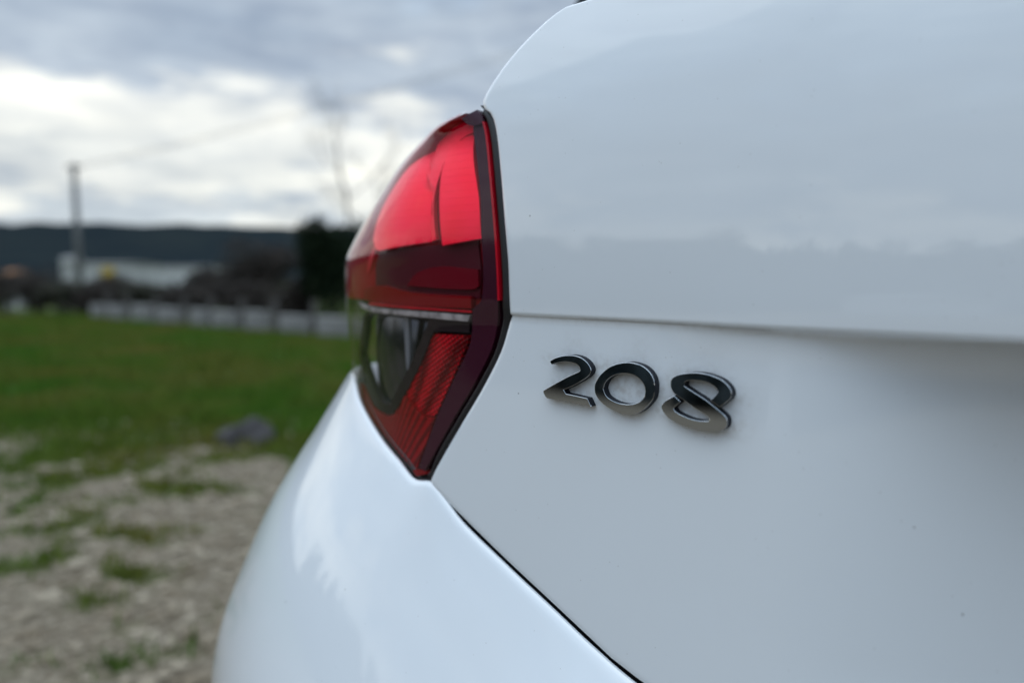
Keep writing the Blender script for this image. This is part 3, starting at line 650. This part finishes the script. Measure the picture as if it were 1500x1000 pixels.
# bonnet and windscreen
vs = []
prof = [(2.55, 1.43, .55), (2.9, 1.22, .60), (3.2, 1.02, .64), (3.6, .93, .66), (4.0, .80, .64), (4.15, .60, .60), (4.18, .30, .58)]
for v, w, hw in prof:
    for j in range(9):
        a = -1+2*j/8; vs.append((a*hw, v-V0-.03*a*a, w-.03*a*a))
me = mesh('bonnet', vs, grid_faces(len(prof), 9)); fix_normals(me); link('bonnet', me, M_PAINT, car)
M_TYRE = mat('tyre_rubber', (.02, .02, .02), rough=.8, bump=.3, bump_scale=60); M_RIM = mat('alloy_rim', (.5, .51, .53), rough=.3, metal=1)
def wheel_meshes():
    prof = [(.19, .09), (.22, .10), (.27, .10), (.295, .085), (.305, .05), (.305, -.05), (.295, -.085), (.27, -.10), (.22, -.10), (.19, -.09)]
    vs = []; n = 40
    for k in range(n):
        a = 2*math.pi*k/n
        for r, x in prof: vs.append((x, r*math.cos(a), r*math.sin(a)))
    m = len(prof); fs = [(k*m+j, k*m+(j+1) % m, ((k+1) % n)*m+(j+1) % m, ((k+1) % n)*m+j) for k in range(n) for j in range(m)]
    t = mesh('tyre', vs, fs); t.materials.append(M_TYRE)
    bm = bmesh.new(); bmesh.ops.create_cone(bm, cap_ends=True, segments=40, radius1=.195, radius2=.195, depth=.14, matrix=Matrix.Rotation(R(90), 4, 'Y'))
    for k in range(5):
        a = 2*math.pi*k/5; g = add_box(bm, (0, 0, .10), (.17, .05, .17)); bmesh.ops.rotate(bm, cent=(0,0,0), matrix=Matrix.Rotation(a, 3, 'X'), verts=g)
    rm = bpy.data.meshes.new('rim'); bm.to_mesh(rm); bm.free(); rm.materials.append(M_RIM)
    return t, rm
tyre_me, rim_me = wheel_meshes()
for sx in (-1, 1):
    for vv in (1.0, 3.2):
        o = bpy.data.objects.new('wheel', tyre_me); col.objects.link(o); o.parent = car; o.location = (sx*.74, vv-V0, .305)
        r_ = bpy.data.objects.new('rim', rim_me); col.objects.link(r_); r_.parent = o
# ---------------------------------------------------------------- the place
random.seed(7)
def ground_mat():
    m = bpy.data.materials.new('ground'); m.use_nodes = True; nt = m.node_tree; N = nt.nodes; L = nt.links; b = N['Principled BSDF']; b.inputs['Roughness'].default_value = .95; b.inputs['Specular IOR Level'].default_value = .15
    tc = N.new('ShaderNodeTexCoord')
    def nz(s, d=6, r=.6):
        n = N.new('ShaderNodeTexNoise'); n.inputs['Scale'].default_value = s; n.inputs['Detail'].default_value = d; n.inputs['Roughness'].default_value = r; L.new(tc.outputs['Object'], n.inputs['Vector']); return n.outputs[0]
    def ramp(x, st):
        r = N.new('ShaderNodeValToRGB'); r.color_ramp.elements[0].position = st[0][0]; r.color_ramp.elements[0].color = (*st[0][1], 1); r.color_ramp.elements[1].position = st[-1][0]; r.color_ramp.elements[1].color = (*st[-1][1], 1)
        for p, c in st[1:-1]:
            e = r.color_ramp.elements.new(p); e.color = (*c, 1)
        L.new(x, r.inputs[0]); return r.outputs[0]
    gravel = ramp(nz(38), [(.3, (.08, .062, .040)), (.5, (.155, .126, .090)), (.72, (.26, .222, .17))])
    grass = ramp(nz(1.6), [(.3, (.022, .046, .004)), (.5, (.038, .060, .007)), (.68, (.078, .070, .017))])
    at = N.new('ShaderNodeAttribute'); at.attribute_name = 'green'
    mx = N.new('ShaderNodeMixRGB'); L.new(at.outputs['Fac'], mx.inputs[0]); L.new(gravel, mx.inputs[1]); L.new(grass, mx.inputs[2])
    L.new(mx.outputs[0], b.inputs['Base Color'])
    bp = N.new('ShaderNodeBump'); bp.inputs['Strength'].default_value = .6; bp.inputs['Distance'].default_value = .02; L.new(nz(45), bp.inputs['Height']); L.new(bp.outputs[0], b.inputs['Normal'])
    return m
def green_at(x, y):                          # 1 on turf, 0 on bare gravel
    n = noise.noise(Vector((x*1.5, y*3.2, 3.1)))*1.1+noise.noise(Vector((x*5.0, y*8.0, 7.7)))*.95
    far = (y-3.85+.10*(x+1.5))*1.8
    if x*.5+y > -6 and y > -4 and x > -12: pass
    base = max(-0.44+max(0, y-1.8)*.28, far)
    if y < 2.3: base -= (2.3-y)*.8
    return max(0., min(1., .5+1.5*(base+n*.95)))
def ground_z(x, y):
    d = max(0, y-19); return -4.2*sstep(d/45)
def build_ground():
    def axis(a, b, fine0, fine1, st):
        xs = [fine0+st*i for i in range(int((fine1-fine0)/st)+1)]; s = st; x = xs[-1]
        while x < b: s *= 1.35; x += s; xs.append(min(x, b))
        s = st; x = xs[0]
        while x > a: s *= 1.35; x -= s; xs.insert(0, max(x, a))
        return xs
    xs = axis(-2500, 2500, -9, 3, .08); ys = axis(-1500, 2500, 0, 13, .08)
    vs = [(x, y, ground_z(x, y)+(.02*noise.noise(Vector((x*.9, y*.9, 0)))-.012 if abs(x) < 40 and -5 < y < 40 else -.012)) for y in ys for x in xs]
    me = mesh('ground', vs, grid_faces(len(ys), len(xs)))
    at = me.attributes.new('green', 'FLOAT', 'POINT'); at.data.foreach_set('value', [green_at(v[0], v[1]) for v in vs])
    o = link('ground', me, ground_mat()); return tag(o, kind='structure')
build_ground()
# hills on the horizon
def build_hills():
    vs = []; n = 160
    for i in range(n+1):
        a = R(-100)+R(200)*i/n
        top = 57+9*(a+.4)+3*noise.noise(Vector((a*9, 2, 0)))
        for k, (d, h) in enumerate([(420, -6), (520, .12), (640, .30), (760, .62), (880, .88), (960, 1.0), (1100, .95), (1400, .5)]):
            z = -6 if k == 0 else top*h+2.8*noise.noise(Vector((a*60, k*3.1, 0)))+2.0*noise.noise(Vector((a*230, k*1.7, 5)))
            vs.append((d*math.sin(a), d*math.cos(a), z))
    me = mesh('hills', vs, grid_faces(n+1, 8)); fix_normals(me)
    return tag(link('hills', me, mat('wooded_hill', (.014, .020, .024), rough=1, spec=0, noise_scale=.02, col2=(.020, .026, .027))), kind='structure')
build_hills()
# gravel stones and grass blades on the near ground
def ico(sub=1):
    bm = bmesh.new(); bmesh.ops.create_icosphere(bm, subdivisions=1, radius=1); v = [tuple(x.co) for x in bm.verts]; f = [tuple(y.index for y in x.verts) for x in bm.faces]; bm.free(); return v, f
def build_gravel():
    iv, jf = ico(); vs = []; fs = []
    n = 0
    while n < 9000:
        y = .7+4.2*random.random()**1.2; x = -.62*y-1.6+random.random()*3.2
        if green_at(x, y) > .45 and random.random() > .12: continue
        s = random.choice((.006, .008, .010, .012, .014, .019)) * random.uniform(.7, 1.3)*(1 if random.random() < .97 else 1.8)
        sx, sy, sz = s*random.uniform(.8, 1.5), s*random.uniform(.8, 1.4), s*random.uniform(.5, .85); a = random.random()*6.28; ca, sa = math.cos(a), math.sin(a); o = len(vs)
        z0 = .02*noise.noise(Vector((x*.9, y*.9, 0)))-.012
        for p in iv:
            k = random.uniform(.8, 1.15); px, py = p[0]*sx*k, p[1]*sy*k
            vs.append((x+px*ca-py*sa, y+px*sa+py*ca, z0+sz*.35+p[2]*sz*k))
        fs += [tuple(i+o for i in f) for f in jf]; n += 1
    me = mesh('gravel', vs, fs)
    m = mat('gravel_stone', (.17, .13, .084), rough=.9, noise_scale=9, col2=(.31, .26, .19)); 
    return tag(link('gravel', me, m, smooth=False), 'loose pale gravel stones strewn over bare earth', 'gravel', kind='stuff')
build_gravel()
def build_grass():
    vs = []; fs = []; n = 0; tries = 0
    while n < 150000 and tries < 800000:
        tries += 1
        y = 1.6+15.8*random.random()**1.35; x = (-.78*y-.6)+random.random()*(1.25*y+1.2)
        g = green_at(x, y)
        if random.random() > g*g: continue
        cl = noise.noise(Vector((x*1.7, y*1.7, 11)))
        h = random.uniform(.025, .07)*(1+.9*max(0, cl))*(1 if y > 3.9 else .75); wd = random.uniform(.003, .006)*(1+.08*y)
        a = random.random()*6.28; dx, dy = math.cos(a)*wd, math.sin(a)*wd; lx, ly = random.gauss(0, .35)*h, random.gauss(0, .35)*h
        z0 = .02*noise.noise(Vector((x*.9, y*.9, 0)))-.014; o = len(vs)
        vs += [(x-dx, y-dy, z0), (x+dx, y+dy, z0), (x+lx*.5+dx*.6, y+ly*.5+dy*.6, z0+h*.6), (x+lx, y+ly, z0+h), (x+lx*.5-dx*.6, y+ly*.5-dy*.6, z0+h*.6)]
        fs.append((o, o+1, o+2, o+3, o+4)); n += 1
    me = mesh('grass', vs, fs)
    m = mat('grass_blade', (.048, .140, .010), rough=.8, spec=.1, noise_scale=.9, col2=(.15, .135, .028))
    return tag(link('grass', me, m, smooth=False), 'short green turf growing over the gravel edge and the field', 'grass', kind='stuff')
build_grass()
# lump of grey stone at the turf's edge
def build_rock():
    bm = bmesh.new(); bmesh.ops.create_icosphere(bm, subdivisions=4, radius=1)
    for v in bm.verts:
        k = 1+.28*noise.noise(v.co*1.6+Vector((4, 1, 2)))+.12*noise.noise(v.co*4.5); v.co = Vector((v.co.x*.165*k, v.co.y*.14*k, max(-.02, v.co.z*.14*k)))
    o = bm_obj('rock', bm, mat('grey_rock', (.030, .027, .028), rough=.95, noise_scale=12, col2=(.060, .055, .054), bump=.6, bump_scale=30), None, True); o.location = (-1.56, 4.30, -.02)
    tag(o, 'rough grey rock half sunk in the grass', 'rock')
build_rock()
# low pale wall of concrete blocks at the far side of the field
def build_wall():
    A = Vector((-9.4, 16.6, 0)); B = Vector((-2.2, 11.1, 0)); d = (B-A); Ln = d.length; dn = d/Ln; rz = math.atan2(dn.y, dn.x)
    w = empty('low_wall', A); tag(w, 'low pale concrete block wall along the far side of the grass field', 'wall')
    m = mat('pale_concrete', (.30, .29, .28), rough=.9, noise_scale=1.6, col2=(.12, .115, .11)); md = mat('wall_post', (.10, .09, .085), rough=.9)
    spans = [(.0, .06), (.09, .16), (.21, .30), (.325, .41), (.46, .53), (.545, .63), (.66, .73), (.77, .86), (.88, .985)]
    for a, b in spans:
        n = 1; bm = bmesh.new(); L_ = (b-a)*Ln-.04
        vv = add_box(bm, (0, 0, .15), (L_, .16, random.uniform(.22, .36))); bmesh.ops.bevel(bm, geom=bm.edges[:], offset=.012, segments=1, affect='EDGES')
        o = bm_obj('block', bm, m, w); o.location = dn*((a+b)/2*Ln); o.rotation_euler.z = rz+random.uniform(-.02, .02)
    for t in (.077, .18, .312, .43, .535, .644, .75, .865):
        bm = bmesh.new(); add_box(bm, (0, 0, .24), (.07, .07, .52)); add_box(bm, (0, 0, .52), (.09, .09, .03)); o = bm_obj('post', bm, md, w); o.location = dn*(t*Ln)+Vector((0, .0, 0)); o.rotation_euler.z = rz
build_wall()
M_TWIG = mat('bare_twigs', (.055, .042, .034), rough=.9, noise_scale=3, col2=(.030, .024, .020)); M_EVER = mat('evergreen_leaf', (.008, .016, .008), rough=.9, spec=.1, noise_scale=4, col2=(.016, .026, .012)); M_SHRUB = mat('dull_shrub_leaf', (.030, .032, .018), rough=.8, noise_scale=3, col2=(.050, .045, .028)); M_BARK = mat('bark', (.09, .085, .08), rough=.9, noise_scale=8, col2=(.05, .045, .04))
def leaf_cloud(n, rx, ry, rz, cz, size, rnd, thin=1., lumps=None):
    vs = []; fs = []
    lumps = lumps or [(rnd.uniform(-.55, .55), rnd.uniform(-.5, .5), rnd.uniform(-.35, .55), rnd.uniform(.35, .6)) for _ in range(9)]
    for i in range(n):
        l = rnd.choice(lumps); v = Vector((rnd.gauss(0, 1), rnd.gauss(0, 1), rnd.gauss(0, 1))).normalized()*l[3]*rnd.random()**.4
        p = Vector(((l[0]+v.x)*rx, (l[1]+v.y)*ry, cz+(l[2]+v.z)*rz))
        if p.z < .0: p.z = rnd.random()*.1
        q = Vector((rnd.gauss(0, 1), rnd.gauss(0, 1), rnd.gauss(0, 1))).normalized(); t = q.orthogonal().normalized()*size*rnd.uniform(.6, 1.4); u_ = q.cross(t).normalized()*size*thin*rnd.uniform(.6, 1.4)
        o = len(vs); vs += [tuple(p-t), tuple(p-u_*.5), tuple(p+t), tuple(p+u_*.5)]; fs.append((o, o+1, o+2, o+3))
    return vs, fs
def shrub(x, y, rx, ry, h, label, m, size=.05, n=1600, thin=1., group=None, seed=0, cat='shrub'):
    rnd = random.Random(seed); e = empty('shrub', (x, y, ground_z(x, y))); tag(e, label, cat, group)
    vs, fs = leaf_cloud(n, rx, ry, h*.55, h*.5, size, rnd, thin); link('foliage', mesh('foliage', vs, fs), m, e, False)
    bm = bmesh.new()
    for k in range(7):
        a = rnd.random()*6.28; add_tube(bm, (rnd.uniform(-.1, .1), rnd.uniform(-.1, .1), -.03), (math.cos(a)*rx*.5, math.sin(a)*ry*.5, h*rnd.uniform(.5, .85)), .018, .006, 5)
    bm_obj('stem', bm, M_BARK, e)
def sx(px, y): return (px-750)/1083.3*y
shrub(sx(482, 13.6), 13.6, .75, .6, 1.95, 'dense near-black evergreen shrub behind the end of the low wall', M_EVER, .05, 7000, 1, seed=3)
shrub(sx(560, 14.0), 14.0, .8, .6, 1.9, 'dense near-black evergreen shrub half hidden by the tail light', M_EVER, .05, 6000, 1, seed=4)
shrub(sx(385, 19), 19, 1.15, .8, 1.75, 'wide leafless brown thicket beside the dark evergreen', M_TWIG, .09, 5200, .35, seed=5)
shrub(sx(318, 21), 21, .9, .8, 1.25, 'low leafless brown thicket in front of the long white building', M_TWIG, .09, 3000, .35, seed=6)
SHRUB_LABELS = ['leafless brown shrub in front of the tiny orange-roofed hut', 'leafless brown shrub between the hut and the concrete pole', 'dull olive shrub just short of the concrete pole', 'leafless brown shrub in front of the small white building with the yellow panel', 'dull olive shrub at the open end of the field beyond the hut', 'dull olive shrub below the near end of the long white building', 'leafless brown shrub below the far end of the long white building']
for i, (px, y, rx, h, mm_) in enumerate([(10, 17.5, 1.0, 1.05, M_TWIG), (58, 18.5, .8, .95, M_TWIG), (92, 17.8, .7, .75, M_SHRUB), (128, 18.5, .7, .9, M_TWIG), (-40, 18, 1.0, 1.2, M_SHRUB), (225, 19, .9, .72, M_SHRUB), (268, 18, .7, .66, M_TWIG)]):
    shrub(sx(px, y), y, rx, .6, h, SHRUB_LABELS[i], mm_, .07, 1800, .5, 'shrubs along the field edge', seed=20+i)
shrub(sx(430, 13.9), 13.9, .55, .4, .95, 'low brown thicket growing right behind the low wall beside the evergreen', M_TWIG, .06, 3200, .5, seed=41)
shrub(sx(345, 16.2), 16.2, 1.0, .5, .85, 'low brown bramble growing right behind the middle of the low wall', M_TWIG, .06, 3600, .5, seed=42)
for i, (px, y, rx, h, lab) in enumerate([(150, 17.6, .75, .72, 'low dark bramble at the open end of the low wall'), (205, 18.0, .9, .80, 'low dark bramble behind the first blocks of the low wall'), (285, 17.0, .8, .74, 'low dark bramble behind the second stretch of the low wall'), (180, 24, 1.2, .95, 'straggling leafless thicket in front of the small white building'), (60, 23, 1.4, 1.25, 'straggling leafless thicket next to the concrete pole')]):
    shrub(sx(px, y), y, rx, .5, h-ground_z(0, y), lab, M_TWIG if i != 1 else M_SHRUB, .06, 2600, .5, 'brambles behind the low wall', seed=60+i)
# utility pole
def build_pole():
    y = 26; x = sx(119, y); e = empty('utility_pole', (x, y, ground_z(x, y))); tag(e, 'tall grey concrete pole standing beyond the field', 'pole')
    bm = bmesh.new(); add_tube(bm, (0, 0, -.2), (0, 0, 4.75-ground_z(x, y)), .13, .09, 12); bm_obj('shaft', bm, mat('pole_concrete', (.16, .16, .16), rough=.9, noise_scale=4, col2=(.11, .11, .11)), e, True)
    bm = bmesh.new(); add_box(bm, (0, 0, 4.62-ground_z(x, y)), (.5, .08, .08)); bm_obj('crossarm', bm, M_TWIG, e)
    return Vector((x, y, 4.6))
pt = build_pole()
def cable(a, b, sag, label):
    bm = bmesh.new(); n = 14; q = [Vector(a).lerp(Vector(b), i/n)-Vector((0, 0, sag*4*(i/n)*(1-i/n))) for i in range(n+1)]
    for p0, p1 in zip(q[:-1], q[1:]): add_tube(bm, p0, p1, .008, .008, 5)
    tag(bm_obj('overhead_cable', bm, M_BLACK), label, 'cable', 'overhead cables')
p2 = (9.0, 17, 8.6)
pb = empty('utility_pole', (9.0, 17, 0)); tag(pb, 'tall grey concrete pole carrying the cables behind the car', 'pole')
bm = bmesh.new(); add_tube(bm, (0, 0, -.2), (0, 0, 8.8), .17, .12, 12); bm_obj('shaft', bm, bpy.data.materials['pole_concrete'], pb, True)
for k in (-.22, .22): cable(pt+Vector((k, 0, 0)), Vector(p2)+Vector((k, 0, 0)), .35, 'thin black overhead cable running between the two concrete poles')
# leafless trees
def bare_tree(x, y, h, label, seed):
    rnd = random.Random(seed); e = empty('bare_tree', (x, y, ground_z(x, y))); tag(e, label, 'tree', 'leafless trees beyond the wall')
    bm = bmesh.new(); add_tube(bm, (0, 0, -.2), (rnd.uniform(-.1, .1), 0, h*.25), .06, .045, 8); bm_obj('trunk', bm, M_BARK, e, True)
    bm = bmesh.new()
    def br(p, d, l, r, lev):
        q = p+d*l; add_tube(bm, p, q, r, r*.6, 5)
        if lev == 0: return
        for k in range(rnd.choice((2, 3, 3))):
            nd = (d+Vector((rnd.gauss(0, .45), rnd.gauss(0, .45), rnd.gauss(.12, .25)))).normalized(); br(p+d*l*rnd.uniform(.55, 1), nd, l*rnd.uniform(.55, .8), r*.55, lev-1)
    br(Vector((0, 0, h*.23)), Vector((0, 0, 1)), h*.26, .036, 6)
    bm_obj('crown', bm, M_BARK, e)
bare_tree(sx(512, 20), 20, 6.6, 'tallest leafless tree rising behind the dark evergreen', 3)
bare_tree(sx(548, 23), 23, 5.6, 'slender leafless tree beside the tallest one', 8)
bare_tree(sx(462, 30), 30, 4.2, 'small leafless tree above the brown thicket', 12)
# buildings in the dip beyond the field
M_WHITE = mat('white_render', (.50, .50, .49), rough=.9, noise_scale=.6, col2=(.42, .42, .41)); M_ROOF = mat('grey_roof', (.20, .20, .20), rough=.8); M_TILE = mat('orange_tile', (.36, .16, .06), rough=.8); M_WIN = mat('dark_window', (.02, .025, .03), rough=.1); M_YEL = mat('yellow_panel', (.55, .38, .06), rough=.6)
def building(x0, x1, y, top, dep, label, roof_m, wins, wall_m=M_WHITE, rise=.5):
    z0 = ground_z(0, y); cx = (x0+x1)/2; w = x1-x0; h = top-z0; e = empty('building', (cx, y, z0)); tag(e, label, 'building')
    bm = bmesh.new(); add_box(bm, (0, dep/2, h/2-.1), (w, dep, h+.2)); bm_obj('wall', bm, wall_m, e)
    vs = [(-w/2-.2, -.2, h), (w/2+.2, -.2, h), (w/2+.2, dep+.2, h), (-w/2-.2, dep+.2, h), (-w/2-.2, dep/2, h+rise), (w/2+.2, dep/2, h+rise), ]
    me = mesh('roof', [(a, b, c+.01) for a, b, c in vs], [(0, 1, 5, 4), (2, 3, 4, 5), (1, 2, 5), (3, 0, 4), (3, 2, 1, 0)]); fix_normals(me); link('roof', me, roof_m, e, False)
    for k in range(wins):
        bm = bmesh.new(); add_box(bm, (-w/2+(k+.5)*w/wins, -.02, h*.62), (w/wins*.35, .08, h*.22)); bm_obj('window', bm, M_WIN, e)
    return e
b1 = building(sx(92, 62), sx(176, 62), 62, 1.75, 8, 'small white building with a yellow panel beyond the field', M_ROOF, 2, rise=.15)
bm = bmesh.new(); add_box(bm, (1.55, -.06, 5.0), (1.0, .1, 1.3)); bm_obj('panel', bm, M_YEL, b1)
building(sx(205, 78), sx(303, 78), 78, 1.7, 9, 'long low white building behind the brown thicket', M_ROOF, 5, rise=.1)
building(sx(272, 44), sx(330, 44), 44, .15, 2.2, 'low pale shed in the dip beyond the wall', M_ROOF, 1, rise=.12)
building(sx(8, 52), sx(28, 52), 52, .95, 1.2, 'tiny white hut with an orange tiled roof', M_TILE, 1, rise=.28)
building(sx(92, 120), sx(110, 120), 120, 3.2, 3, 'distant pale grey house high on the slope', M_ROOF, 1, rise=.5)
# wood and an added white stand-in for a van, seen only as reflections
def build_wood():
    rnd = random.Random(5); vs = []; fs = []
    a = R(-62)
    k = 0
    while k < 66:
        az = R(-75)-R(165)*k/66; d = 56+rnd.uniform(-3, 5); h = rnd.uniform(8.0, 8.8)*(1.08 if 9 < k < 13 else 1); x, y = d*math.sin(az), d*math.cos(az)
        v, f = leaf_cloud(2400, 4.6, 3.3, h*.62, h*.48, .34, rnd)
        o = len(vs); vs += [(p[0]+x, p[1]+y, p[2]) for p in v]; fs += [tuple(i+o for i in q) for q in f]
        v, f = leaf_cloud(1300, 4.8, 2.8, 3.2, 2.1, .34, rnd, lumps=[(rnd.uniform(-.9, .9), rnd.uniform(-.5, .5), rnd.uniform(-.5, .7), .55) for _ in range(8)])
        o = len(vs); vs += [(p[0]+x*.95, p[1]+y*.95, p[2]) for p in v]; fs += [tuple(i+o for i in q) for q in f]; k += 1
    o = link('wood', mesh('wood', vs, fs), mat('wood_leaf', (.050, .075, .085), rough=.9, noise_scale=.3, col2=(.075, .09, .09)), None, False)
    tag(o, 'dark belt of trees facing the tail of the car', 'wood', kind='stuff')
build_wood()
building(-23.5, -18.5, -15.5, 1.7, 3, 'low white building added for a reflected van, in front of the belt of trees', M_ROOF, 2, rise=.3)
